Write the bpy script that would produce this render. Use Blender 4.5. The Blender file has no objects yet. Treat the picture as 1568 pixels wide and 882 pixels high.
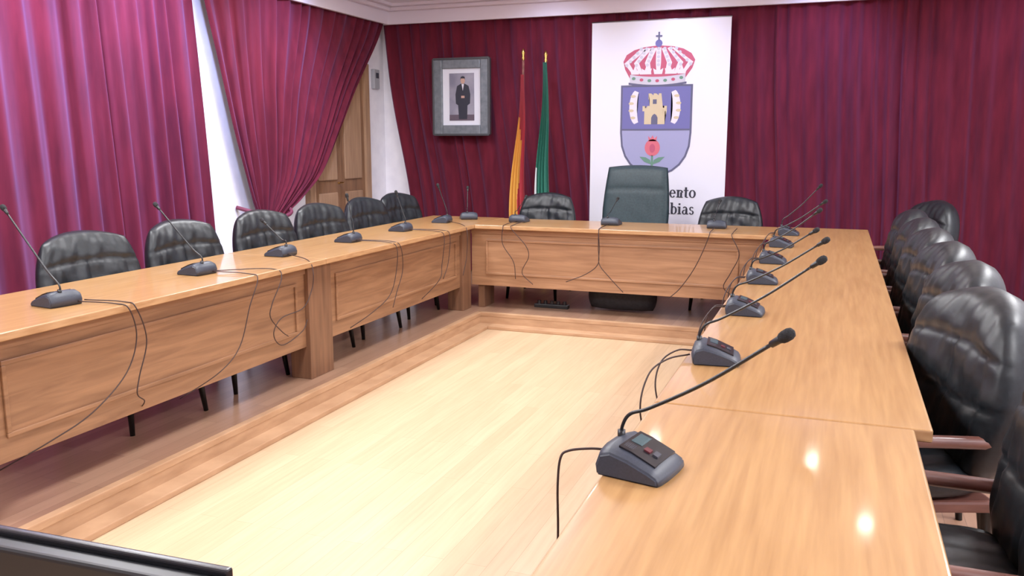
import bpy, bmesh, math, random
from mathutils import Vector, Matrix
random.seed(7)
SC = bpy.context.scene
COL = SC.collection

def lin(c):
    return tuple(((x/255)/12.92 if x/255<=0.04045 else (((x/255)+0.055)/1.055)**2.4) for x in c)+(1.0,)

def base_mat(name, rgb, rough=0.5, metal=0.0, coat=0.0, sheen=0.0, emis=0.0, spec=0.5):
    m = bpy.data.materials.new(name); m.use_nodes=True
    b = m.node_tree.nodes['Principled BSDF']
    b.inputs['Base Color'].default_value = lin(rgb)
    b.inputs['Roughness'].default_value = rough
    b.inputs['Metallic'].default_value = metal
    b.inputs['Coat Weight'].default_value = coat
    b.inputs['Coat Roughness'].default_value = 0.08
    b.inputs['Sheen Weight'].default_value = sheen
    b.inputs['Specular IOR Level'].default_value = spec
    if emis>0:
        b.inputs['Emission Color'].default_value = lin(rgb)
        b.inputs['Emission Strength'].default_value = emis
    return m

def noise_mat(name, c1, c2, scale=(1,1,1), nscale=5, detail=4, rough=0.5, bump=0.0, lo=0.3, hi=0.7, dist=0.0, **k):
    m = base_mat(name, c1, rough, **k)
    nt = m.node_tree; N=nt.nodes; L=nt.links; b=N['Principled BSDF']
    tc=N.new('ShaderNodeTexCoord'); mp=N.new('ShaderNodeMapping'); mp.inputs['Scale'].default_value=scale
    nz=N.new('ShaderNodeTexNoise'); nz.inputs['Scale'].default_value=nscale; nz.inputs['Detail'].default_value=detail
    nz.inputs['Distortion'].default_value=dist
    cr=N.new('ShaderNodeValToRGB'); cr.color_ramp.elements[0].position=lo; cr.color_ramp.elements[1].position=hi
    cr.color_ramp.elements[0].color=lin(c1); cr.color_ramp.elements[1].color=lin(c2)
    L.new(tc.outputs['Object'],mp.inputs['Vector']); L.new(mp.outputs[0],nz.inputs['Vector'])
    L.new(nz.outputs['Fac'],cr.inputs['Fac']); L.new(cr.outputs['Color'],b.inputs['Base Color'])
    if bump>0:
        bp=N.new('ShaderNodeBump'); bp.inputs['Strength'].default_value=bump; bp.inputs['Distance'].default_value=0.01
        L.new(nz.outputs['Fac'],bp.inputs['Height']); L.new(bp.outputs[0],b.inputs['Normal'])
    return m

def plank_mat(name, c1, c2, cm, rough, rot=0.0, bw=1.1, rh=0.09, coat=0.1, grain=.3):
    m=base_mat(name,c1,rough,coat=coat)
    nt=m.node_tree;N=nt.nodes;L=nt.links;b=N['Principled BSDF']
    tc=N.new('ShaderNodeTexCoord'); mp=N.new('ShaderNodeMapping'); mp.inputs['Rotation'].default_value=(0,0,rot)
    br=N.new('ShaderNodeTexBrick'); br.inputs['Scale'].default_value=1.0
    br.inputs['Brick Width'].default_value=bw; br.inputs['Row Height'].default_value=rh
    br.inputs['Mortar Size'].default_value=0.0012; br.inputs['Mortar Smooth'].default_value=0.4
    br.inputs['Color1'].default_value=lin(c1); br.inputs['Color2'].default_value=lin(c2); br.inputs['Mortar'].default_value=lin(cm)
    br.offset=0.37
    nz=N.new('ShaderNodeTexNoise'); mp2=N.new('ShaderNodeMapping'); mp2.inputs['Scale'].default_value=(2,30,1) 
    nz.inputs['Scale'].default_value=1.5; nz.inputs['Detail'].default_value=4
    mx=N.new('ShaderNodeMixRGB'); mx.blend_type='MULTIPLY'; mx.inputs['Fac'].default_value=grain
    cr=N.new('ShaderNodeValToRGB'); cr.color_ramp.elements[0].position=.3; cr.color_ramp.elements[0].color=(.66,.6,.55,1); cr.color_ramp.elements[1].position=.65
    L.new(tc.outputs['Object'],mp.inputs[0]); L.new(mp.outputs[0],br.inputs['Vector'])
    L.new(mp.outputs[0],mp2.inputs[0]); L.new(mp2.outputs[0],nz.inputs['Vector']); L.new(nz.outputs['Fac'],cr.inputs['Fac'])
    L.new(br.outputs['Color'],mx.inputs['Color1']); L.new(cr.outputs['Color'],mx.inputs['Color2'])
    L.new(mx.outputs[0],b.inputs['Base Color'])
    return m

# ---------------- materials
M_top_y = noise_mat('table_oak_y',(160,115,68),(188,143,91),scale=(38,2.0,38),nscale=1.4,detail=6,rough=0.34,dist=.2,coat=0.5,lo=.25,hi=.75)
M_top_x = noise_mat('table_oak_x',(160,115,68),(188,143,91),scale=(2.0,38,38),nscale=1.4,detail=6,rough=0.34,dist=.2,coat=0.5,lo=.25,hi=.75)
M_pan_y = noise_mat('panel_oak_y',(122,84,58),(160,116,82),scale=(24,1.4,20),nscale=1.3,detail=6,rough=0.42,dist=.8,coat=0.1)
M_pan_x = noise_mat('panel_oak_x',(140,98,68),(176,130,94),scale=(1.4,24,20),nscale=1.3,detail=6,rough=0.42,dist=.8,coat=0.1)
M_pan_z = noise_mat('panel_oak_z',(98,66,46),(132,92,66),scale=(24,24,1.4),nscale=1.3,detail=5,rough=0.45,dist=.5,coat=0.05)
M_edge = noise_mat('table_edge_oak',(168,122,80),(194,150,106),scale=(3,3,20),nscale=3,rough=0.35,coat=.2)  # paler than the tops: edge highlight put into the colour
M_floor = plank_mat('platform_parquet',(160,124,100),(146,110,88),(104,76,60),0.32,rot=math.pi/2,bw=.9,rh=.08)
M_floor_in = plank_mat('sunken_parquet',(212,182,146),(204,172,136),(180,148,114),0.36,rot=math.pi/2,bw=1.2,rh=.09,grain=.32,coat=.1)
M_step = noise_mat('step_oak',(172,132,98),(194,154,118),scale=(3,3,14),nscale=2,rough=0.4,coat=.1)
M_wall = noise_mat('white_plaster',(228,226,236),(238,236,244),nscale=8,rough=0.8)
M_ceil = noise_mat('ceiling_paint',(226,224,236),(234,232,242),nscale=6,rough=0.8)
M_cornice = base_mat('cornice_paint',(222,214,226),0.6)
M_leather = noise_mat('black_leather',(15,19,24),(24,31,36),nscale=60,detail=4,rough=0.4,bump=0.05,spec=.45)
M_leather_c = noise_mat('dark_teal_leather',(26,44,50),(36,56,62),nscale=60,detail=4,rough=0.5,bump=0.05,spec=.4)
M_black = base_mat('black_plastic',(18,20,24),0.35)
M_leg = base_mat('black_lacquered_metal',(14,14,16),0.3,metal=.3)
M_armwood = noise_mat('dark_mahogany',(92,54,46),(124,78,66),scale=(10,2,10),nscale=3,rough=0.35,coat=.3)
M_mic = noise_mat('mic_grey_plastic',(42,48,60),(50,56,70),nscale=200,rough=0.45)
M_micd = base_mat('mic_panel_black',(20,21,27),0.3)
M_lcd = base_mat('lcd_dark_green',(58,82,88),0.25)
M_redled = base_mat('red_button',(90,34,42),0.35)
M_btn = base_mat('grey_button',(58,60,70),0.4)
M_foam = noise_mat('mic_foam',(14,14,16),(30,30,34),nscale=150,rough=0.9,bump=.4)
M_cable = base_mat('cable_rubber',(50,30,28),0.5)
M_metal = base_mat('brushed_metal',(170,170,172),0.3,metal=1)
M_brass = base_mat('brass',(190,150,80),0.3,metal=1)
M_white = base_mat('vinyl_white',(224,222,232),0.55)
M_lamp = base_mat('lamp_diffuser',(238,242,255),0.5,emis=4.0)
M_down = base_mat('downlight_lens',(255,244,226),0.5,emis=90.0)

def curtain_mat(name, c1, c2):
    m = noise_mat(name,c1,c2,scale=(5,5,.8),nscale=3,detail=3,rough=0.85,sheen=0.24,spec=.1)
    b=m.node_tree.nodes['Principled BSDF']; b.inputs['Sheen Tint'].default_value=lin((176,150,216)); b.inputs['Sheen Roughness'].default_value=.6  # lavender sheen tint puts the bluish haze into the cloth
    return m
M_curt = curtain_mat('burgundy_velvet',(76,14,26),(96,22,35))

# ---------------- helpers
def link(o, parent=None):
    COL.objects.link(o)
    if parent: o.parent=parent
    return o
def empty(name, loc=(0,0,0), rotz=0.0):
    e=bpy.data.objects.new(name,None); e.location=loc; e.rotation_euler=(0,0,rotz); e.empty_display_size=.1
    COL.objects.link(e); return e
def obj_from_bm(name,bm,mat,parent=None,smooth=False):
    me=bpy.data.meshes.new(name); bm.normal_update(); bm.to_mesh(me); bm.free()
    for m in (mat if isinstance(mat,(list,tuple)) else [mat]): me.materials.append(m)
    if smooth:
        for p in me.polygons: p.use_smooth=True
    return link(bpy.data.objects.new(name,me),parent)
def bm_box(bm,x0,x1,y0,y1,z0,z1,bev=0.0,seg=2,mi=0):
    r=bmesh.ops.create_cube(bm,size=1.0)
    vs=r['verts']
    for v in vs:
        v.co=Vector(((x0+x1)/2+v.co.x*(x1-x0),(y0+y1)/2+v.co.y*(y1-y0),(z0+z1)/2+v.co.z*(z1-z0)))
    for f in {f for v in vs for f in v.link_faces}: f.material_index=mi
    if bev>0:
        es=list({e for v in vs for e in v.link_edges})
        bmesh.ops.bevel(bm,geom=es,offset=bev,segments=seg,affect='EDGES',profile=0.6)
def box(name,x0,x1,y0,y1,z0,z1,mat,parent=None,bev=0.0,seg=2):
    bm=bmesh.new(); bm_box(bm,x0,x1,y0,y1,z0,z1,bev,seg)
    return obj_from_bm(name,bm,mat,parent)
def tube_bm(bm,pts,rad,n=8,mi=0,cap=True):
    pts=[Vector(p) for p in pts]
    if not isinstance(rad,(list,tuple)): rad=[rad]*len(pts)
    rings=[]; prev=None
    for i,p in enumerate(pts):
        t=(pts[min(i+1,len(pts)-1)]-pts[max(i-1,0)]).normalized()
        if prev is None:
            a=Vector((0,0,1)) if abs(t.z)<.9 else Vector((1,0,0)); nrm=t.cross(a).normalized()
        else:
            nrm=(prev-t*prev.dot(t)).normalized()
        prev=nrm; bn=t.cross(nrm)
        rings.append([bm.verts.new(p+(nrm*math.cos(2*math.pi*k/n)+bn*math.sin(2*math.pi*k/n))*rad[i]) for k in range(n)])
    for i in range(len(rings)-1):
        for k in range(n):
            f=bm.faces.new((rings[i][k],rings[i][(k+1)%n],rings[i+1][(k+1)%n],rings[i+1][k])); f.smooth=True; f.material_index=mi
    if cap:
        for r in (rings[0],rings[-1]):
            f=bm.faces.new(r); f.material_index=mi
def smooth_path(pts,n=8):
    P=[Vector(p) for p in pts]; P=[P[0]*2-P[1]]+P+[P[-1]*2-P[-2]]; out=[]
    for i in range(1,len(P)-2):
        for k in range(n):
            t=k/n; a,b,c,d=P[i-1],P[i],P[i+1],P[i+2]
            out.append(.5*((2*b)+(-a+c)*t+(2*a-5*b+4*c-d)*t*t+(-a+3*b-3*c+d)*t**3))
    out.append(P[-2]); return out
def tube(name,pts,rad,mat,parent=None,n=8,sm=8):
    bm=bmesh.new(); pp=smooth_path(pts,sm) if sm else pts
    tube_bm(bm,pp,rad,n); bmesh.ops.recalc_face_normals(bm,faces=bm.faces)
    return obj_from_bm(name,bm,mat,parent)

# ---------------- room shell
XL,XR,YB,YF,ZC=-5.06,2.45,9.2,-2.6,3.0
RX0,RX1,RY0,RY1,DZ=-2.88,-0.58,-1.8,6.88,-0.12
bm=bmesh.new()
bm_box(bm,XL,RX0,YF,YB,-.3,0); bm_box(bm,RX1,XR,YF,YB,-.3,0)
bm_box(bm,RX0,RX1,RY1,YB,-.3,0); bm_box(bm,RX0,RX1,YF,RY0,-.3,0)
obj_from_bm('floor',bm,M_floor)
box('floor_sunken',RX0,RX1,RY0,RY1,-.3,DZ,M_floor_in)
box('wall_left',XL-.15,XL,YF-.15,YB+.15,-.3,ZC,M_wall)
box('wall_right',XR,XR+.15,YF-.15,YB+.15,-.3,ZC,M_wall)
box('wall_back',XL,XR,YB,YB+.15,-.3,ZC,M_wall)
box('wall_front',XL,XR,YF-.15,YF,-.3,ZC,M_wall)
box('ceiling',XL-.15,XR+.15,YF-.15,YB+.15,ZC,ZC+.12,M_ceil)
box('trim_1',RX0-.03,RX0+.015,RY0,RY1+.015,-.03,.006,M_step,bev=.005)
box('trim_2',RX0-.03,RX1,RY1-.015,RY1+.03,-.03,.006,M_step,bev=.005)
box('trim_3',RX0,RX0+.12,RY0,RY1,DZ,DZ+.03,M_step,bev=.006)
box('trim_4',RX0+.12,RX1,RY1-.12,RY1,DZ,DZ+.03,M_step,bev=.006)
box('trim_5',RX0,RX0+.012,RY0,RY1,DZ+.03,-.03,M_step)
box('trim_6',RX0,RX1,RY1-.012,RY1,DZ+.03,-.03,M_step)
bm=bmesh.new(); bm_box(bm,XL,XR,8.98,9.02,2.79,2.93,.006); bm_box(bm,XL,XR,8.92,9.2,2.93,2.97,.01); bm_box(bm,XL,XR,8.86,9.2,2.97,3.0)
obj_from_bm('trim_7',bm,M_cornice)
bm=bmesh.new(); bm_box(bm,-4.90,-4.86,YF,8.98,2.79,2.93,.006); bm_box(bm,XL,-4.80,YF,8.92,2.93,2.97,.01); bm_box(bm,XL,-4.74,YF,8.86,2.97,3.0)
obj_from_bm('trim_8',bm,M_cornice)
box('baseboard_left',XL,XL+.015,YF,7.5,0,.09,M_pan_y)
box('baseboard_front',XL,XR,YF,YF+.015,0,.09,M_pan_x)

# door on left wall near the corner
d=empty('door_1')
M_door=noise_mat('door_wood',(104,72,50),(138,100,72),scale=(10,10,1),nscale=2.5,detail=5,rough=.45,coat=.1)
M_doorl=noise_mat('door_wood_light',(140,106,80),(166,130,100),scale=(10,10,1),nscale=2.5,detail=5,rough=.45)
D=-.10
box('frame_1',XL,XL+.07,7.60+D,7.70+D,0,2.34,M_doorl,d,.006); box('frame_2',XL,XL+.07,8.74+D,8.84+D,0,2.34,M_doorl,d,.006)
box('frame_top',XL,XL+.07,7.70+D,8.74+D,2.24,2.34,M_doorl,d,.006)
box('leaf_1',XL,XL+.04,7.70+D,8.215+D,0,2.24,M_door,d); box('leaf_2',XL,XL+.04,8.225+D,8.74+D,0,2.24,M_door,d)
for i,(a,b) in enumerate(((7.78,8.14),(8.30,8.66))):
    for j,(z0,z1) in enumerate(((.2,.95),(1.08,2.12))):
        box(f'panel_{i}_{j}',XL+.04,XL+.055,a+D,b+D,z0,z1,M_doorl,d,.012)
tube('handle',[(XL+.055,8.18+D,1.05),(XL+.1,8.18+D,1.05),(XL+.1,8.08+D,1.05)],.01,M_brass,d)
t=empty('thermostat_box')
box('case',XL,XL+.05,8.90,9.02,2.08,2.30,base_mat('grey_box',(160,162,170),.5),t,.01); box('dial',XL+.05,XL+.056,8.93,8.99,2.2,2.26,M_btn,t)

# ---------------- curtains
def interp(tab,v):
    for i in range(len(tab)-1):
        if v<=tab[i+1][0]:
            n=len(tab); t=(v-tab[i][0])/(tab[i+1][0]-tab[i][0])
            a,b=tab[i],tab[i+1]
            pa=tab[max(i-1,0)]; nb=tab[min(i+2,n-1)]; h=b[0]-a[0]; out=[]
            for k in range(1,len(a)):
                ma=(b[k]-pa[k])/max(b[0]-pa[0],1e-6)*h; mb=(nb[k]-a[k])/max(nb[0]-a[0],1e-6)*h
                out.append((2*t**3-3*t*t+1)*a[k]+(t**3-2*t*t+t)*ma+(-2*t**3+3*t*t)*b[k]+(t**3-t*t)*mb)
            return out
    return list(tab[-1][1:])
def curtain(name,axis,plane,sgn,tab,folds,ns,nv,parent=None,seed=1,sag=0.0):
    rnd=random.Random(seed); ph=[0]
    for i in range(folds): ph.append(ph[-1]+rnd.uniform(.6,1.4))
    tot=ph[-1]
    amps=[rnd.uniform(.5,1.15) for _ in range(folds+2)]
    bm=bmesh.new(); grid=[]
    for j in range(nv+1):
        v=j/nv; la,lz,ra,rz,amp=interp(tab,v); row=[]
        for i in range(ns+1):
            s=i/ns; fpos=s*folds; k=int(min(fpos,folds-1e-6)); 
            sw=(ph[k]+(ph[k+1]-ph[k])*(fpos-k))/tot
            A=amp*(amps[k]*(1-(fpos-k))+amps[k+1]*(fpos-k))
            off=A*math.sin(2*math.pi*fpos)+A*.25*math.sin(4*math.pi*fpos+v*2+k)
            along=la+(ra-la)*sw+ .25*A*math.sin(3*v+k*1.7)
            # sagging swag: material on the pulled side bellies toward the tieback
            z=lz+(rz-lz)*sw - sag*math.sin(math.pi*min(1,v/.84))*math.sin(math.pi*sw)*.5
            if axis=='x': co=(plane+sgn*off,along,z)
            else: co=(along,plane+sgn*off,z)
            row.append(bm.verts.new(co))
        grid.append(row)
    for j in range(nv):
        for i in range(ns):
            f=bm.faces.new((grid[j][i],grid[j][i+1],grid[j+1][i+1],grid[j+1][i])); f.smooth=True
    return obj_from_bm(name,bm,M_curt,parent)
curtain('curtain','x',-4.955,1,[(0,0.9,2.86,5.84,2.86,.024),(.3,.9,2.0,5.9,2.0,.032),(1,.9,.02,6.02,.02,.042)],27,27*14,20,seed=3)
c2=empty('draped_curtain')
curtain('cloth','x',-4.93,1,[(0,5.93,2.86,9.02,2.86,.03),(.12,5.98,2.62,8.84,2.60,.035),(.32,6.12,2.1,8.34,2.05,.04),(.5,6.25,1.6,7.98,1.60,.045),(.66,6.38,1.2,7.62,1.18,.045),
   (.78,6.48,.95,7.22,.93,.04),(.84,6.54,.82,6.98,.80,.035),(.9,6.55,.66,6.95,.66,.035),(1,6.45,.2,7.05,.2,.04)],15,15*14,70,c2,seed=5,sag=.12)
tube('tieback',[(-5.05,6.4,.9),(-4.87,6.5,.84),(-4.84,6.75,.79),(-4.87,6.98,.82),(-5.0,7.05,.9)],.018,noise_mat('tieback_cord',(90,26,48),(120,44,70),nscale=80,rough=.7),c2)
curtain('curtain','y',9.09,-1,[(0,-4.99,2.86,2.4,2.86,.026),(.3,-4.9,2.0,2.4,2.0,.032),(.7,-4.69,.88,2.4,.88,.038),(1,-4.6,.02,2.4,.02,.042)],42,42*14,20,seed=9)

# ---------------- banner with coat of arms
bn=empty('coat_of_arms_banner')
BY=8.985
box('vinyl_sheet',-2.475,-1.06,BY,BY+.01,.5,2.70,M_white,bn)
tube('top_rod',[(-2.48,BY+.005,2.70),(-1.055,BY+.005,2.70)],.008,M_metal,bn,sm=0)
tube('bottom_rod',[(-2.48,BY+.005,.5),(-1.055,BY+.005,.5)],.012,M_metal,bn,sm=0)
K=.00662; BXC=-1.745
def bx(p): return BXC+(p-1014)*K
def bz(p): return 2.70-(p-31)*K
def poly(name,pts,mat,lift):
    bm=bmesh.new()
    vs=[bm.verts.new((bx(x),BY-lift,bz(y))) for x,y in pts]
    bm.faces.new(vs); bmesh.ops.triangulate(bm,faces=bm.faces)
    bmesh.ops.solidify(bm,geom=bm.faces,thickness=.0006)
    return obj_from_bm(name,bm,mat,bn)
def circ(cx,cy,rx,ry,n=20,a0=0,a1=2*math.pi):
    return [(cx+rx*math.cos(a0+(a1-a0)*i/n),cy+ry*math.sin(a0+(a1-a0)*i/n)) for i in range(n)]
C_dk=base_mat('print_navy',(84,84,112),.6); C_bl=base_mat('print_blue',(98,96,156),.6); C_lv=base_mat('print_lavender',(150,150,188),.6)
C_gd=base_mat('print_gold',(200,182,148),.6); C_rd=base_mat('print_red',(180,74,102),.6); C_sl=base_mat('print_silver',(192,188,200),.6)
C_pk=base_mat('print_pearl',(220,212,222),.6); C_gn=base_mat('print_green',(92,132,112),.6); C_tx=base_mat('print_text',(40,38,52),.6); C_or=base_mat('print_pomegranate',(206,96,112),.6)
def shield(x0,x1,y0,y1,s=0):
    w=(x1-x0)/2; cx=(x0+x1)/2; pts=[(x0,y0),(x1,y0)]
    ym=y0+(y1-y0)*.52
    for i in range(0,13):
        a=i/12*math.pi; pts.append((cx+w*math.cos(a), ym+(y1-ym)*math.sin(a)**.85))
    return pts
poly('shield_outline',shield(952,1064,128,268),C_dk,.002)
poly('shield_lower',shield(955,1061,131,265),C_lv,.003)
poly('shield_upper',[(955,131),(1061,131),(1061,195),(955,195)],C_bl,.004)
poly('shield_bar',[(955,195),(1061,195),(1061,197.5),(955,197.5)],C_dk,.005)
tw=[(990,188),(990,168),(987,168),(987,160),(991,160),(991,163),(994,163),(994,160),(998,160),(998,150),(996,150),(996,141),(1000,141),(1000,144),(1004,144),(1004,141),(1008,141),(1008,144),(1012,144),(1012,141),(1016,141),(1016,150),(1014,150),(1014,160),(1018,160),(1018,163),(1021,163),(1021,160),(1025,160),(1025,168),(1022,168),(1022,188)]
poly('castle',tw,C_gd,.005)
poly('castle_gate',[(1001,188),(1001,178),(1003,174),(1006,172),(1009,174),(1011,178),(1011,188)],C_dk,.006)
poly('castle_window',[(1003,150),(1009,150),(1009,157),(1003,157)],C_dk,.006)
for sgn in (-1,1):
    cx=1006
    pts=[]
    for i in range(13):
        a=-1.25+2.5*i/12; pts.append((cx+sgn*(26+12*math.cos(a)+2),162+27*math.sin(a)))
    for i in range(12,-1,-1):
        a=-1.25+2.5*i/12; pts.append((cx+sgn*(24+4*math.cos(a)),162+24*math.sin(a)))
    if sgn<0: pts=pts[::-1]
    poly('horn_left' if sgn<0 else 'horn_right',pts,C_pk,.005)
    for k in range(4):
        poly('horn_ring',circ(cx+sgn*(34+(3 if k in(1,2) else 0)),145+k*11,4.2,2.2,10),C_gd,.006)
poly('pomegranate',circ(1004,224,12,13),C_or,.005)
poly('pomegranate_crown',[(998,214),(997,206),(1001,210),(1004,205),(1007,210),(1011,206),(1010,214)],C_or,.005)
poly('pomegranate_seeds',circ(1004,225,4.5,7,12),C_rd,.006)
poly('stem',[(1002.5,236),(1005.5,236),(1006,256),(1002,256)],C_gn,.005)
poly('leaf_l',[(1003,250),(992,246),(984,238),(994,239),(1001,243)],C_gn,.006)
poly('leaf_r',[(1005,250),(1016,246),(1024,238),(1014,239),(1007,243)],C_gn,.006)
def band(y0,y1,x0,x1,sag): 
    n=12; top=[(x0+(x1-x0)*i/n, y0+sag*(1-(2*i/n-1)**2)) for i in range(n+1)]
    bot=[(x1-(x1-x0)*i/n, y1+sag*(1-(2*i/n-1)**2)) for i in range(n+1)]
    return top+bot
poly('crown_cap',[(966,118),(958,104),(955,92),(960,82),(972,75),(988,71),(1010,69),(1032,71),(1048,75),(1060,82),(1066,92),(1062,104),(1052,118)],C_rd,.002)
poly('crown_circlet',band(112,124,966,1052,4),C_sl,.004)
poly('crown_circlet_rim',band(124,127,964,1054,4),C_dk,.0045)
for i in range(7):
    x=972+i*12.3; poly('jewel',circ(x,118+4*(1-((i-3)/3)**2),3,2.4,10),C_rd if i%2 else C_gn,.006)
for i,xo in enumerate((-52,-36,-18,0,18,36,52)):
    cx=1010+xo*.95; xb=1010+xo*.72
    pts=[(xb-2.5,112),(cx-4,95),(cx*.5+1010*.5-4,74),(1010+xo*.35+4,72),(cx+4,95),(xb+2.5,112)]
    poly('crown_arch',pts,C_pk,.0045)
    for k in range(5):
        q=k/4; poly('pearl',circ(cx+(1010-cx)*.45*q, 98-24*q,2.6,2.6,8),C_sl,.006)
for i in range(5):
    x=974+i*18; poly('fleuron',[(x-6,112),(x-8,103),(x-3,106),(x,98),(x+3,106),(x+8,103),(x+6,112)],C_pk,.0055)
poly('orb',circ(1010,66,5.5,5.5),C_bl,.006)
poly('cross_v',[(1008.8,61),(1008.8,49),(1011.2,49),(1011.2,61)],C_dk,.006)
poly('cross_h',[(1005,54),(1015,54),(1015,56.4),(1005,56.4)],C_dk,.0065)
# serif lettering built from strokes
def GL(c):
    R=[];S=.27;s=.12
    def r(x0,x1,y0,y1): R.append([(x0,y0),(x1,y0),(x1,y1),(x0,y1)])
    def ring(cx,cy,rx,ry,a0,a1,w1=.24,w2=.1,n=14):
        for i in range(n):
            t0=a0+(a1-a0)*i/n; t1=a0+(a1-a0)*(i+1)/n; q=[]
            for t,o in ((t0,0),(t1,0),(t1,1),(t0,1)):
                wx=rx-(w1 if o else 0); wy=ry-(w2 if o else 0)
                q.append((cx+wx*math.cos(t),cy+wy*math.sin(t)))
            R.append(q)
    P=math.pi
    if c=='i': r(.12,.12+S,0,1); r(0,.5,0,s); r(0,.2,1-s,1); r(.12,.38,1.2,1.42); return .58,R
    if c=='l': r(.12,.12+S,0,1.5); r(0,.5,0,s); r(0,.2,1.5-s,1.5); return .58,R
    if c=='n' or c=='m':
        k=2 if c=='m' else 1; r(.1,.1+S,0,1); r(0,.44,0,s); r(0,.2,1-s,1)
        for j in range(k):
            o=j*.52; ring(.1+S/2+.27+o,.66,.38,.34,0,P*.95,.24,.13,10); r(.63+o-.13,.63+o+.13,0,.68); r(.63+o-.24,.63+o+.22,0,s)
        return (.95 if k==1 else 1.47),R
    if c=='u': r(.1,.1+S,.3,1); r(0,.2,1-s,1); ring(.42,.34,.32,.36,P,2*P,.24,.13,10); r(.6,.6+S,0,1); r(.5,.7,1-s,1); r(.7,.95,0,s); return 1.0,R
    if c=='e': ring(.42,.5,.42,.52,.05,2*P*.9,.24,.11,18); r(.15,.8,.5,.6); return .9,R
    if c=='o': ring(.45,.5,.45,.52,0,2*P,.26,.11,20); return .98,R
    if c=='t': r(.15,.15+S,.1,1.35); r(0,.6,1-s,1); ring(.42,.22,.27,.24,P,P*1.75,.18,.12,8); return .66,R
    if c=='a': r(.48,.48+S,.08,.75); ring(.4,.7,.32,.32,0,P*.85,.2,.12,10); ring(.34,.29,.32,.31,P*.35,P*1.85,.2,.11,14); r(.6,.88,0,s); return .92,R
    if c=='b': r(.1,.1+S,0,1.5); r(0,.2,1.5-s,1.5); ring(.5,.5,.42,.52,-P*.8,P*.8,.24,.1,18); return 1.0,R
    if c=='d': r(.62,.62+S,0,1.5); r(.5,.7,1.5-s,1.5); r(.7,.98,0,s); ring(.44,.5,.42,.52,P*.2,P*1.8,.24,.1,18); return 1.04,R
    if c=='s': ring(.36,.74,.3,.28,P*.1,P*1.45,.2,.11,12); ring(.36,.27,.32,.29,-P*.95,P*.5,.2,.11,12); return .78,R
    if c=='y': R.append([(.02,1),(.28,1),(.58,.15),(.44,.0)]); R.append([(.72,1),(.86,1),(.4,-.4),(.24,-.4)]); r(-.04,.4,1-s,1); r(.6,.98,1-s,1); r(.12,.34,-.42,-.28); return .98,R
    if c=='A': R.append([(.58,1.45),(.72,1.45),(.2,0),(.08,0)]); R.append([(.56,1.45),(.74,1.45),(1.3,0),(1.0,0)]); r(.3,1.0,.45,.56); r(-.02,.4,0,s); r(.85,1.42,0,s); return 1.45,R
    if c=='L': r(.15,.45,0,1.45); r(0,.6,1.34,1.45); r(0,1.1,0,s); r(.98,1.1,0,.42); return 1.22,R
    if c=='G': ring(.7,.72,.7,.76,P*.2,P*1.85,.3,.11,22); r(1.0,1.28,.12,.66); r(.85,1.4,.58,.68); r(1.16,1.26,.98,1.45); return 1.5,R
    return .5,R
def text(s,name,x0,x1,yb,h):
    x=0; polys=[]
    for c in s:
        a,R=GL(c); polys+=[[(px+x,py) for px,py in q] for q in R]; x+=a
    bm=bmesh.new(); k=(x1-x0)/x; kz=h/1.45; n=0
    for q in polys:
        n+=1; lift=.0030+.00001*(n%9)
        bm.faces.new([bm.verts.new((bx(x0+px*k),BY-lift,bz(yb-py*kz))) for px,py in q])
    obj_from_bm(name,bm,C_tx,bn)
text('Ayuntamiento','text_line_1',936,1075,301,17.5)
text('de Las Gabias','text_line_2',938,1073,327,17.5)

# ---------------- portrait
pf=empty('framed_portrait')
PX0,PX1,PZ0,PZ1,PY=-4.29,-3.62,1.56,2.385,8.98
M_fr=noise_mat('frame_pewter',(96,104,112),(120,127,133),nscale=18,rough=.4,metal=.2)
M_fr2=base_mat('frame_dark',(60,62,66),.4)
w=.105
for n,(a,b,c,e_) in {'rail_l':(PX0,PX0+w,PZ0,PZ1),'rail_r':(PX1-w,PX1,PZ0,PZ1),'rail_t':(PX0+w,PX1-w,PZ1-w,PZ1),'rail_b':(PX0+w,PX1-w,PZ0,PZ0+w)}.items():
    box(n,a,b,PY-.04,PY,c,e_,M_fr,pf,.012,3)
for n,(a,b,c,e_) in {'lip_l':(PX0-.012,PX0+.012,PZ0,PZ1),'lip_r':(PX1-.012,PX1+.012,PZ0,PZ1),'lip_t':(PX0,PX1,PZ1-.012,PZ1+.012),'lip_b':(PX0,PX1,PZ0-.012,PZ0+.012)}.items():
    box(n,a,b,PY-.05,PY,c,e_,M_fr2,pf,.005)
box('backing',PX0+.02,PX1-.02,PY-.012,PY,PZ0+.02,PZ1-.02,base_mat('passepartout',(216,218,230),.6),pf)
M_ph=noise_mat('photo_backdrop',(116,116,134),(160,158,172),nscale=4,rough=.35)
box('photo',-4.105,-3.805,PY-.016,PY-.012,1.715,2.23,M_ph,pf)
def flat(name,pts,mat,lift):
    bm=bmesh.new(); vs=[bm.verts.new((x,PY-lift,z)) for x,z in pts]; bm.faces.new(vs); bmesh.ops.triangulate(bm,faces=bm.faces)
    bmesh.ops.solidify(bm,geom=bm.faces,thickness=.0006)
    obj_from_bm(name,bm,mat,pf)
cx=-3.94
M_suit=base_mat('print_suit',(38,42,54),.4); M_skin=base_mat('print_skin',(186,148,132),.4)
flat('print_floor',[(-4.105,1.715),(-3.805,1.715),(-3.805,1.78),(-4.105,1.78)],base_mat('print_rug',(86,74,88),.5),.0175)
flat('print_figure',[(cx-.05,1.73),(cx-.055,1.88),(cx-.085,1.9),(cx-.09,2.0),(cx-.07,2.09),(cx-.025,2.115),(cx+.025,2.115),(cx+.07,2.09),(cx+.09,2.0),(cx+.085,1.9),(cx+.055,1.88),(cx+.05,1.73),(cx+.008,1.73),(cx,1.86),(cx-.008,1.73)],M_suit,.018)
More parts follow.
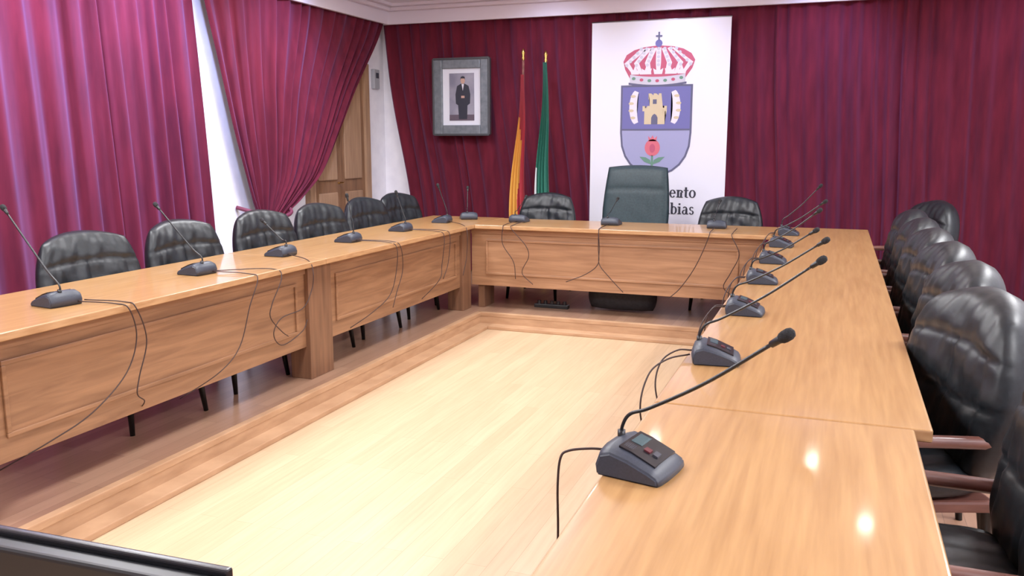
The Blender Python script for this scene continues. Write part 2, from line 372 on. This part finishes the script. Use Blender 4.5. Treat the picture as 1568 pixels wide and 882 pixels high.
flat('print_head',[(cx+.027*math.cos(a*math.pi/8),2.15+.037*math.sin(a*math.pi/8)) for a in range(16)],M_skin,.0185)
flat('print_hair',[(cx-.028,2.155),(cx-.024,2.19),(cx,2.198),(cx+.024,2.19),(cx+.028,2.155),(cx+.02,2.172),(cx-.02,2.172)],M_suit,.019)
flat('print_shirt',[(cx-.014,2.112),(cx+.014,2.112),(cx,2.04)],M_white,.019)
flat('print_hands',[(cx-.02,1.96),(cx+.02,1.96),(cx+.02,1.985),(cx-.02,1.985)],M_skin,.019)

# ---------------- flags
def flag(name,x,y,ztop,cols,zt,zb,wtop,wbot,lean):
    e=empty(name,(x,y,0))
    bm=bmesh.new(); bmesh.ops.create_cone(bm,cap_ends=True,segments=28,radius1=.11,radius2=.10,depth=.04,matrix=Matrix.Translation((0,0,.02)))
    bmesh.ops.create_cone(bm,cap_ends=True,segments=20,radius1=.06,radius2=.03,depth=.06,matrix=Matrix.Translation((0,0,.07)))
    obj_from_bm('stand_base',bm,M_brass,e)
    tube('pole',[(0,0,.04),(0,0,ztop-.1)],.013,M_armwood,e,sm=0)
    bm=bmesh.new(); tube_bm(bm,[(0,0,ztop-.12),(0,0,ztop-.1),(0,0,ztop-.08),(0,0,ztop-.04),(0,0,ztop)],[.014,.02,.012,.022,.002],10); obj_from_bm('finial',bm,M_brass,e,True)
    ns,nv=96,30; bm=bmesh.new(); g=[]
    for j in range(nv+1):
        v=j/nv; w=wtop+(wbot-wtop)*min(1,v*1.15)**1.1; row=[]
        for i in range(ns+1):
            s=i/ns; a=s*2*math.pi*4
            X=lean*v+ w*(s-.5)+ .010*math.sin(a*1.0+v*5)*v+.012*math.sin(v*7); Yy=-.02-(.010+.03*v)*(1+math.sin(a))
            Z=zt-(zt-zb)*v - .08*math.sin(s*3.1)*v
            row.append(bm.verts.new((X,Yy,Z)))
        g.append(row)
    for j in range(nv):
        for i in range(ns):
            f=bm.faces.new((g[j][i],g[j][i+1],g[j+1][i+1],g[j+1][i])); f.smooth=True
            f.material_index=cols(i/ns,j/nv)
    obj_from_bm('cloth',bm,FM,e); return e
FM=[base_mat('flag_red',(168,34,46),.6,sheen=.1),base_mat('flag_yellow',(224,160,60),.6,sheen=.1),base_mat('flag_green',(20,104,84),.6,sheen=.1),base_mat('flag_white',(216,220,222),.6,sheen=.1)]
flag('spanish_flag',-3.17,8.80,2.45,lambda s,v:(0 if v<.22+.25*s or s>.72+.15*math.sin(v*6) else 1),2.18,.55,.03,.17,-.05)
flag('andalusian_flag',-2.92,8.80,2.42,lambda s,v:(3 if (.0<s<.10 and v>.62) else 2),2.30,.6,.04,.16,-.01)

# ---------------- tables
T=.76; TH=.035
def frame_mold(bm,axis,plane,sgn,a0,a1,z0,z1,w=.02,t=.012):
    def b(u0,u1,v0,v1):
        p0,p1=(plane,plane+sgn*t) if sgn>0 else (plane+sgn*t,plane)
        if axis=='x': bm_box(bm,p0,p1,u0,u1,v0,v1,.004)
        else: bm_box(bm,u0,u1,p0,p1,v0,v1,.004)
    b(a0,a1,z1-w,z1); b(a0,a1,z0,z0+w); b(a0,a0+w,z0+w,z1-w); b(a1-w,a1,z0+w,z1-w)
tl=empty('conference_table')
TLX0,TLX1=-3.74,-2.98
def top(par,name,x0,x1,y0,y1,mat):
    bm=bmesh.new(); bm_box(bm,x0,x1,y0,y1,T-TH,T,.007,3)
    o=obj_from_bm(name,bm,[mat,M_edge],par)
    for p in o.data.polygons:
        if abs(p.normal.z)<.5: p.material_index=1
for i,(a,b) in enumerate(((2.2,4.62),(4.623,7.75))): top(tl,f'top_{i}',TLX0,TLX1,a,b,M_top_y)
PX=-3.07
for i,(a,b) in enumerate(((2.3,4.5),(4.76,6.88))):
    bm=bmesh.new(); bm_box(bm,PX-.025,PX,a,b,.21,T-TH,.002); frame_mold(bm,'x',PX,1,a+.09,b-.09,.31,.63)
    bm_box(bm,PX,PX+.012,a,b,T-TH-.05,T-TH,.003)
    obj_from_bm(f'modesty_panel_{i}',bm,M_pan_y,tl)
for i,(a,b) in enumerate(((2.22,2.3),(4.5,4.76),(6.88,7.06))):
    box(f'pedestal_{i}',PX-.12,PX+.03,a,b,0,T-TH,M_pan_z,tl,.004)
tb=empty('conference_table')
top(tb,'top',TLX1+.002,-.452,7.0,7.72,M_top_x)
PYb=7.08
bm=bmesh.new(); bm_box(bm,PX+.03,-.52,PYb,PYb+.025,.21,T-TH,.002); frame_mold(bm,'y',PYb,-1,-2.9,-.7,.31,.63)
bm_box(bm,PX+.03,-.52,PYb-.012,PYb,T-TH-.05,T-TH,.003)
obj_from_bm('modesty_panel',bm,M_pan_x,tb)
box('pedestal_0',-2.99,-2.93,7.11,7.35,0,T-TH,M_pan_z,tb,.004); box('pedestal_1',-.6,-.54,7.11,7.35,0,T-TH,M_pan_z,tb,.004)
tr=empty('conference_table')
top(tr,'top',-.45,.27,2.352,7.75,M_top_y)
for i,(a,b) in enumerate(((2.5,4.88),(5.12,7.0))):
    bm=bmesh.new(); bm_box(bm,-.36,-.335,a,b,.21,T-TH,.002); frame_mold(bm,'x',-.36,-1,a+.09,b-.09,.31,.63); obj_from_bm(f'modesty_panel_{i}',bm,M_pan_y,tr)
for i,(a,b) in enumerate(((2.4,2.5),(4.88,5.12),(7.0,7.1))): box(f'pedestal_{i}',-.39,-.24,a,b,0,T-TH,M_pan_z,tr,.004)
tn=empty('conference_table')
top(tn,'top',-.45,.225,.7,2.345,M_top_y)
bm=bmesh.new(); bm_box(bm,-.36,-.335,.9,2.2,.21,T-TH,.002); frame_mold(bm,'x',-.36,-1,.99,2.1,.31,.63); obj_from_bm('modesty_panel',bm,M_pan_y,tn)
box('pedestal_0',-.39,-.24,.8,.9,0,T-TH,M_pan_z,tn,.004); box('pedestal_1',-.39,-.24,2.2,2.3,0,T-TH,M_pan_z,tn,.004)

# ---------------- microphones (user toward local +X)
MS=Matrix.Diagonal((1.0,1.12,1.3,1))
def mic_meshes():
    out=[]
    prof=[(-.078,.004),(-.082,.022),(-.072,.046),(-.045,.054),(.0,.044),(.055,.026),(.078,.016),(.082,.004)]
    bm=bmesh.new(); rows=[]
    ys=[-.070,-.066,-.055,-.03,0,.03,.055,.066,.070]
    for y in ys:
        k=1-.10*(abs(y)/.07)**4; kz=1-.22*(abs(y)/.07)**5
        rows.append([bm.verts.new((x*k,y,max(z*kz,.004) if z>.005 else .0)) for x,z in prof])
    for a in range(len(rows)-1):
        for i in range(len(prof)):
            j=(i+1)%len(prof)
            f=bm.faces.new((rows[a][i],rows[a][j],rows[a+1][j],rows[a+1][i])); f.smooth=True
    bm.faces.new(rows[0]); bm.faces.new(rows[-1][::-1]); bmesh.ops.recalc_face_normals(bm,faces=bm.faces)
    bmesh.ops.bevel(bm,geom=[e for e in bm.edges if not e.is_manifold or e.calc_face_angle(0)>.7],offset=.003,segments=2,affect='EDGES')
    bmesh.ops.transform(bm,matrix=MS,verts=bm.verts)
    me=bpy.data.meshes.new('mic_body'); bm.to_mesh(me); bm.free(); me.materials.append(M_mic); out.append(('body',me))
    def slab(x0,x1,y0,y1,lift,th,mi,bm):
        def zz(x): 
            return .054+(x+.045)*(-.010/.045) if x<0 else .044+x*(-.018/.055)
        xs=[x0]+([0] if x0<0<x1 else [])+[x1]
        up=[];dn=[]
        for x in xs:
            up.append([bm.verts.new((x,y,zz(x)+lift+th)) for y in (y0,y1)]); dn.append([bm.verts.new((x,y,zz(x)+lift-.004)) for y in (y0,y1)])
        fs=[]
        for i in range(len(xs)-1):
            fs+= [bm.faces.new((up[i][0],up[i+1][0],up[i+1][1],up[i][1])),bm.faces.new((up[i][0],dn[i][0],dn[i+1][0],up[i+1][0])),bm.faces.new((up[i][1],up[i+1][1],dn[i+1][1],dn[i][1]))]
        fs+= [bm.faces.new((up[0][0],up[0][1],dn[0][1],dn[0][0])),bm.faces.new((up[-1][0],dn[-1][0],dn[-1][1],up[-1][1]))]
        for f in fs: f.material_index=mi
    bm=bmesh.new()
    slab(-.03,.056,-.046,.056,.0,.0015,0,bm)
    slab(-.022,.004,-.004,.044,.0015,.0008,1,bm)
    slab(.014,.028,-.014,.002,.0015,.003,2,bm)
    slab(.034,.046,-.012,.008,.0015,.003,3,bm)
    for k in range(6): slab(-.024+k*.004,-.0225+k*.004,-.036,-.014,.0015,.0005,3,bm)
    bmesh.ops.recalc_face_normals(bm,faces=bm.faces)
    bmesh.ops.transform(bm,matrix=MS,verts=bm.verts)
    me=bpy.data.meshes.new('mic_panel'); bm.to_mesh(me); bm.free()
    for m in (M_micd,M_lcd,M_redled,M_btn): me.materials.append(m)
    out.append(('control_panel',me))
    return out
MICM=mic_meshes()
def mic(x,y,rot,dx,dz,style=0,lean_y=0.0,thick=1.0):
    e=empty('gooseneck_microphone',(x,y,T+.0005),math.radians(rot))
    for n,me in MICM: link(bpy.data.objects.new(n,me),e)
    r0=Vector((-.058,.02,.058)); tip=Vector((r0.x+dx,lean_y,dz))
    def along(f,ox,oz):
        q=r0.lerp(tip,f); return q+Vector((ox,0,oz))
    if style==0:
        pts=[r0,r0+Vector((.002,0,.03)),along(.10,-.012,.035),along(.24,-.008,.022),along(.6,-.002,.004),tip]
    else:
        pts=[r0,r0+Vector((0,0,.04)),along(.25,-.008,.012),along(.65,-.004,.004),tip]
    tube('collar',[r0-Vector((0,0,.006)),r0+Vector((0,0,.02))],.009,M_black,e,12,0)
    tube('gooseneck',pts,.0042*thick,M_black,e,8,10)
    d=(tip-Vector(pts[-2])).normalized()
    bm=bmesh.new()
    tube_bm(bm,[tip-d*.004,tip,tip+d*.02,tip+d*.022],[.004,.0075,.0085,.009],14)
    tube_bm(bm,[tip+d*.022,tip+d*.026,tip+d*.034,tip+d*.044,tip+d*.052,tip+d*.056],[.009,.0115,.013,.013,.010,.003],14,mi=1)
    bmesh.ops.recalc_face_normals(bm,faces=bm.faces)
    obj_from_bm('capsule',bm,[M_black,M_foam],e)
    return e
for k,(x,y,r,dx,dz) in enumerate([(-.375,1.825,-12,.335,.325),(-.345,2.88,6,.345,.33),(-.335,3.75,0,.335,.305),(-.335,4.62,5,.28,.26),(-.335,5.42,0,.28,.30),(-.335,6.28,-5,.3,.30),(-.33,7.1,0,.25,.36)]):
    mic(x,y,r,dx,dz)
for k,(x,y,r,dx,dz) in enumerate([(-3.27,2.86,172,.365,.40),(-3.31,3.83,176,.31,.35),(-3.34,4.65,180,.16,.20),(-3.34,5.48,180,.05,.30),(-3.34,6.3,178,.08,.28),(-3.34,7.1,185,.08,.30)]):
    mic(x,y,r,dx,dz,style=1)
for (x,y,r,dx,dz) in [(-3.25,7.5,120,.12,.26),(-2.70,7.4,90,.2,.2),(-1.84,7.42,88,.2,.2),(-.93,7.45,92,.2,.2)]:
    mic(x,y,r,dx,dz,style=1,thick=.8)

# ---------------- cables
def cable(pts,r=.003): tube('microphone_cable',pts,r,M_cable,None,6,8)
cable([(-.462,1.86,.785),(-.50,1.85,.786),(-.545,1.83,.782),(-.562,1.82,.765),(-.565,1.81,.7),(-.56,1.8,.6),(-.558,1.79,.50)],.003)
cable([(-.43,2.9,.785),(-.48,2.9,.78),(-.53,2.88,.74),(-.54,2.84,.66),(-.50,2.8,.55),(-.45,2.8,.4),(-.42,2.8,.02)])
cable([(-.43,2.86,.78),(-.50,2.82,.765),(-.55,2.76,.72),(-.56,2.7,.6),(-.5,2.7,.4),(-.45,2.7,.02)])
for y in (3.77,4.63,5.42,6.25,7.0):
    cable([(-.42,y,.785),(-.47,y,.775),(-.50,y-.03,.70),(-.49,y-.07,.5),(-.45,y-.1,.25),(-.44,y-.1,.02)])
    cable([(-.42,y-.03,.785),(-.475,y-.04,.77),(-.52,y-.1,.66),(-.50,y-.17,.42),(-.47,y-.2,.02)])
X=-2.96
cable([(-3.19,2.9,.775),(-3.02,2.95,.766),(X,2.97,.74),(X,3.0,.6),(X,2.92,.45),(X,2.72,.33),(-3.02,2.55,.25),(-3.14,2.4,.16)])
cable([(-3.19,2.94,.775),(-3.02,3.0,.766),(X,3.01,.74),(X,3.06,.58),(X,3.0,.42),(X,2.98,.34),(-3.0,3.06,.28),(-3.12,3.15,.2)])
cable([(-3.23,3.86,.775),(-3.02,3.9,.766),(X,3.9,.74),(X,3.82,.6),(X,3.72,.4),(X,3.55,.3),(-3.1,3.4,.18)])
cable([(-3.23,3.88,.775),(-3.02,4.1,.766),(X,4.12,.72),(X,4.02,.58),(X,4.0,.5),(X,4.1,.4),(X,4.16,.36)])
cable([(-3.26,4.62,.775),(-3.02,4.48,.766),(X,4.44,.7),(X,4.42,.6),(X,4.32,.5),(X,4.1,.48),(X,4.02,.4),(X,4.1,.32),(X,4.3,.36),(X,4.36,.42)])
cable([(-3.26,5.46,.775),(-3.02,5.5,.766),(X,5.52,.72),(X,5.5,.55),(X,5.4,.4),(X,5.15,.32),(-3.1,5.0,.2)])
cable([(-3.26,5.5,.775),(-3.02,5.56,.766),(X,5.58,.72),(X,5.6,.55),(X,5.5,.4),(X,5.44,.3)])
cable([(-3.26,6.3,.775),(-3.02,6.32,.766),(X,6.33,.72),(X,6.28,.5),(X,6.22,.38),(-3.1,6.1,.2)])
cable([(-3.26,6.33,.775),(-3.02,6.42,.766),(X,6.44,.72),(X,6.4,.5),(X,6.3,.38)])
cable([(-3.26,7.08,.775),(-3.02,6.86,.766),(X,6.8,.7),(X,6.78,.5),(X,6.7,.35)])
Y=6.975
for x,p in ((-2.7,((-.0,.6),(.1,.45),(.12,.3))),(-2.62,((.13,.6),(.16,.5),(.1,.36),(.2,.26))),(-1.84,((0,.6),(0,.47),(-.1,.38),(-.28,.3))),(-1.84,((.01,.6),(.01,.47),(.1,.36),(.22,.24))),(-.93,((-.05,.6),(-.12,.45),(-.22,.3),(-.3,.22))),(-.75,((.06,.6),(0,.45),(-.05,.33),(.05,.25)))):
    cable([(x,7.32,.775),(x,7.03,.767),(x,Y,.74)]+[(x+a,Y,z) for a,z in p],.0036)

# ---------------- chairs (front = local -Y)
def pad(W,H,Tk,k=.3,seams_v=(),seams_h=(),curve=.03,n=36,panel=None,lump=0.0,exp=6,taper=0.0,sd=.014):
    bm=bmesh.new()
    for sgn in (-1,1):
        g=[]
        for j in range(n+1):
            v=-1+2*j/n; row=[]
            for i in range(n+1):
                u=-1+2*i/n
                x=u*math.sqrt(1-k*v*v)*W/2*(1-taper*max(0,v)); z=v*math.sqrt(1-k*u*u)*H/2
                th=max(0,(1-abs(u)**exp))**.5*max(0,(1-abs(v)**exp))**.5
                y=sgn*Tk/2*th
                if sgn<0:
                    dd=0
                    for s in seams_h: dd+=sd*math.exp(-((v-s)/.05)**2)*th
                    for s in seams_v:
                        if not panel or v<panel: dd+=sd*math.exp(-((u-s)/.045)**2)*th
                    dd+=lump*(math.sin(u*9+v*3)*math.sin(v*11-u*2)+.5*math.sin(u*23+1.5*math.sin(v*5)))*th
                    y+=dd
                y+=-curve*(u*u)*1.0
                row.append(bm.verts.new((x,y,z)))
            g.append(row)
        for j in range(n):
            for i in range(n):
                q=(g[j][i],g[j][i+1],g[j+1][i+1],g[j+1][i])
                f=bm.faces.new(q if sgn<0 else q[::-1]); f.smooth=True
    bmesh.ops.remove_doubles(bm,verts=bm.verts,dist=1e-5)
    bmesh.ops.recalc_face_normals(bm,faces=bm.faces)
    return bm
def tomesh(bm,name,mats):
    me=bpy.data.meshes.new(name); bm.to_mesh(me); bm.free()
    for m in (mats if isinstance(mats,(list,tuple)) else [mats]): me.materials.append(m)
    return me
def chair_kit(back_h,back_w,k,leather,tall=False,bulk=.17,top=1.01):
    kit=[]
    zc=top-back_h/2+.005
    if tall: bm=pad(back_w,back_h,.11,.12,seams_h=(.45,),curve=.02,lump=.001,taper=.06,sd=.008)
    else: bm=pad(back_w,back_h,bulk,k,seams_v=(-.70,0,.70),seams_h=(.46,-.1),curve=.06,panel=.46,lump=.005,exp=4,taper=.04,sd=.012,n=44)
    bmesh.ops.transform(bm,matrix=Matrix.Translation((0,.25,zc))@Matrix.Rotation(math.radians(-9),4,'X'),verts=bm.verts)
    kit.append(('backrest',tomesh(bm,'backrest',leather)))
    bm=pad(.54,.60,.14,.22,seams_h=(.72,),seams_v=(-.75,.75),curve=0,lump=.003)
    bmesh.ops.transform(bm,matrix=Matrix.Translation((0,-.08,.43))@Matrix.Rotation(math.radians(-90),4,'X'),verts=bm.verts)
    kit.append(('seat',tomesh(bm,'seat',leather)))
    bm=bmesh.new(); bm_box(bm,-.24,.24,-.34,.22,.33,.37,.01)
    kit.append(('seat_frame',tomesh(bm,'seat_frame',M_armwood)))
    bm=bmesh.new()
    for sx in (-1,1):
        for yy in (-.32,.2):
            tube_bm(bm,[(sx*.21,yy,.35),(sx*.225,yy*1.06,.2),(sx*.24,yy*1.14,.0)],[.024,.020,.013],10)
    kit.append(('legs',tomesh(bm,'legs',M_leg)))
    bm=bmesh.new()
    for sx in (-1,1):
        a=sx*(.285)
        path=smooth_path([(sx*.24,-.28,.35),(a,-.31,.42),(a,-.31,.53),(a,-.25,.58),(a,-.1,.585),(a,.12,.58),(a,.24,.575),(a-sx*.05,.28,.56)],6)
        tube_bm(bm,path,[.021]*len(path),10)
    bmesh.ops.recalc_face_normals(bm,faces=bm.faces)
    kit.append(('armrests',tomesh(bm,'armrests',M_armwood)))
    return kit
KIT=chair_kit(.62,.64,.34,M_leather,bulk=.15,top=1.0)
KITB=chair_kit(.62,.60,.34,M_leather,bulk=.15,top=.98)
KITR=chair_kit(.66,.66,.42,M_leather,bulk=.22,top=1.01)
KITT=chair_kit(.86,.66,.14,M_leather_c,True,top=1.26)
def chair(x,y,rot,kit=KIT):
    e=empty('executive_chair' if kit is KITT else 'leather_armchair',(x,y,0),math.radians(rot))
    for n,me in kit: link(bpy.data.objects.new(n,me),e)
    return e
for x,y,r in ((-3.63,3.56,82),(-3.63,4.33,86),(-3.63,5.15,84),(-3.63,5.88,82),(-3.66,6.66,84),(-3.70,7.34,80)): chair(x,y,r)
chair(-2.68,7.98,3,KITB); chair(-1.82,8.02,-2,KITT); chair(-.91,7.98,-2,KITB)
for x,y,r in ((.33,2.20,-88),(.24,3.08,-70),(.27,3.85,-80),(.27,4.6,-82),(.26,5.32,-84),(.26,6.04,-86),(.26,6.78,-86),(.55,7.75,-62)): chair(x,y,r,KITR)

# ---------------- bag under the back table
bg=empty('duffel_bag',(-1.72,7.38,0))
bm=pad(.62,.3,.2,.2,curve=0,n=20,exp=4); bmesh.ops.transform(bm,matrix=Matrix.Translation((0,0,.135))@Matrix.Scale(.85,4,(0,0,1)),verts=bm.verts)
obj_from_bm('body',bm,noise_mat('black_nylon',(18,18,24),(34,34,40),nscale=40,rough=.7,bump=.2),bg)
tube('handle',[(-.16,-.09,.2),(-.1,-.13,.27),(.1,-.13,.27),(.16,-.09,.2)],.012,M_black,bg)
ps=empty('power_strip',(-2.35,7.3,0)); box('case',-.16,.16,-.03,.03,0,.035,M_black,ps,.006)
for i in range(5):
    bm=bmesh.new(); bmesh.ops.create_cone(bm,cap_ends=True,segments=14,radius1=.018,radius2=.016,depth=.03,matrix=Matrix.Translation((-.12+i*.06,0,.05))); obj_from_bm(f'plug_{i}',bm,M_micd,ps)

# ---------------- monitor, bottom left, facing the far end
mo=empty('flat_screen_monitor',(-1.33,.955,0),math.radians(2))
box('screen_housing',-.51,.51,-.035,.0,.28,.845,M_black,mo,.008,3)
box('bezel',-.51,.51,.0,.016,.28,.855,base_mat('bezel_black',(26,27,32),.25),mo,.005,3)
box('glass',-.485,.485,.016,.018,.31,.83,base_mat('screen_glass',(8,8,10),.08),mo)
box('back_bulge',-.3,.3,-.08,-.035,.36,.7,M_black,mo,.015,3)
box('column',-.04,.04,-.07,-.03,-.1,.4,M_black,mo,.006); box('base',-.3,.3,-.17,.13,DZ,-.1,M_black,mo,.006)

# ---------------- ceiling lights
def area(name,loc,sx,sy,power,col,parent,rot=(0,0,0)):
    l=bpy.data.lights.new(name,'AREA'); l.shape='RECTANGLE'; l.size=sx; l.size_y=sy; l.energy=power; l.color=col
    o=bpy.data.objects.new(name,l); o.location=loc; o.rotation_euler=rot; link(o,parent); return o
for X_ in (-3.8,-2.15,1.75):
    for Y_ in (1.0,3.6,6.2):
        e=empty('ceiling_light_panel',(X_,Y_,ZC))
        box('housing',-.32,.32,-.62,.62,-.03,0,M_cornice,e,.004); box('diffuser',-.29,.29,-.59,.59,-.036,-.03,M_lamp,e)
        pw={-3.8:54,-2.15:50,1.75:74}[X_]
        area('tube_light',(0,0,-.045),.56,1.16,pw,(.98,.98,1.0),e)
def ceiling_spot(X_,Y_,en,col,tx=0,ty=0,size=125):
    e=empty('downlight_or_haze_spot',(X_,Y_,ZC))
    bm=bmesh.new(); bmesh.ops.create_cone(bm,cap_ends=True,segments=28,radius1=.065,radius2=.07,depth=.012,matrix=Matrix.Translation((0,0,-.006))); obj_from_bm('ring',bm,M_metal,e)
    bm=bmesh.new(); bmesh.ops.create_cone(bm,cap_ends=True,segments=28,radius1=.05,radius2=.05,depth=.006,matrix=Matrix.Translation((0,0,-.015))); obj_from_bm('lens',bm,M_down,e)
    l=bpy.data.lights.new('bulb','SPOT'); l.energy=en; l.color=col; l.spot_size=math.radians(size); l.spot_blend=1; l.shadow_soft_size=.05
    o=bpy.data.objects.new('bulb',l); o.location=(0,0,-.03)
    o.rotation_euler=Vector((tx,ty,-1)).to_track_quat('-Z','Y').to_euler(); link(o,e)
B=(.42,.52,1.0)
ceiling_spot(-.06,8.2,130,B,-.15,.9,100); ceiling_spot(.37,6.9,40,(.9,.92,1)); ceiling_spot(-1.55,8.2,50,(.6,.66,1),0,.8,110); ceiling_spot(-2.9,8.2,45,(.6,.66,1),0,.8,110); ceiling_spot(1.4,8.2,60,(.55,.6,1),0,.8,110)
ceiling_spot(-4.1,6.9,180,B,-.9,0,110); ceiling_spot(-4.1,5.2,520,B,-1.1,0,110); ceiling_spot(-4.1,3.8,700,B,-1.1,0,110); ceiling_spot(-4.1,2.4,150,B,-.9,0,110)  # added blue spots over the left curtain, standing in for lens haze

w=bpy.data.worlds.new('World'); SC.world=w; w.use_nodes=True
w.node_tree.nodes['Background'].inputs[0].default_value=(.6,.65,.8,1); w.node_tree.nodes['Background'].inputs[1].default_value=.3

# ---------------- camera
th=math.radians(20.54); p=math.radians(9.69)
R=Vector((math.cos(th),math.sin(th),0)); F=Vector((-math.sin(th)*math.cos(p),math.cos(th)*math.cos(p),-math.sin(p))); U=R.cross(F)
cam=bpy.data.cameras.new('camera'); co=bpy.data.objects.new('camera',cam); COL.objects.link(co)
co.matrix_world=Matrix(((R.x,U.x,-F.x,0),(R.y,U.y,-F.y,0),(R.z,U.z,-F.z,1.49),(0,0,0,1)))
cam.sensor_width=36; cam.lens=1318/1568*36; cam.clip_start=.02
SC.camera=co
SC.view_settings.view_transform='Standard'
SC.view_settings.exposure=0.08
SC.view_settings.gamma=1.1
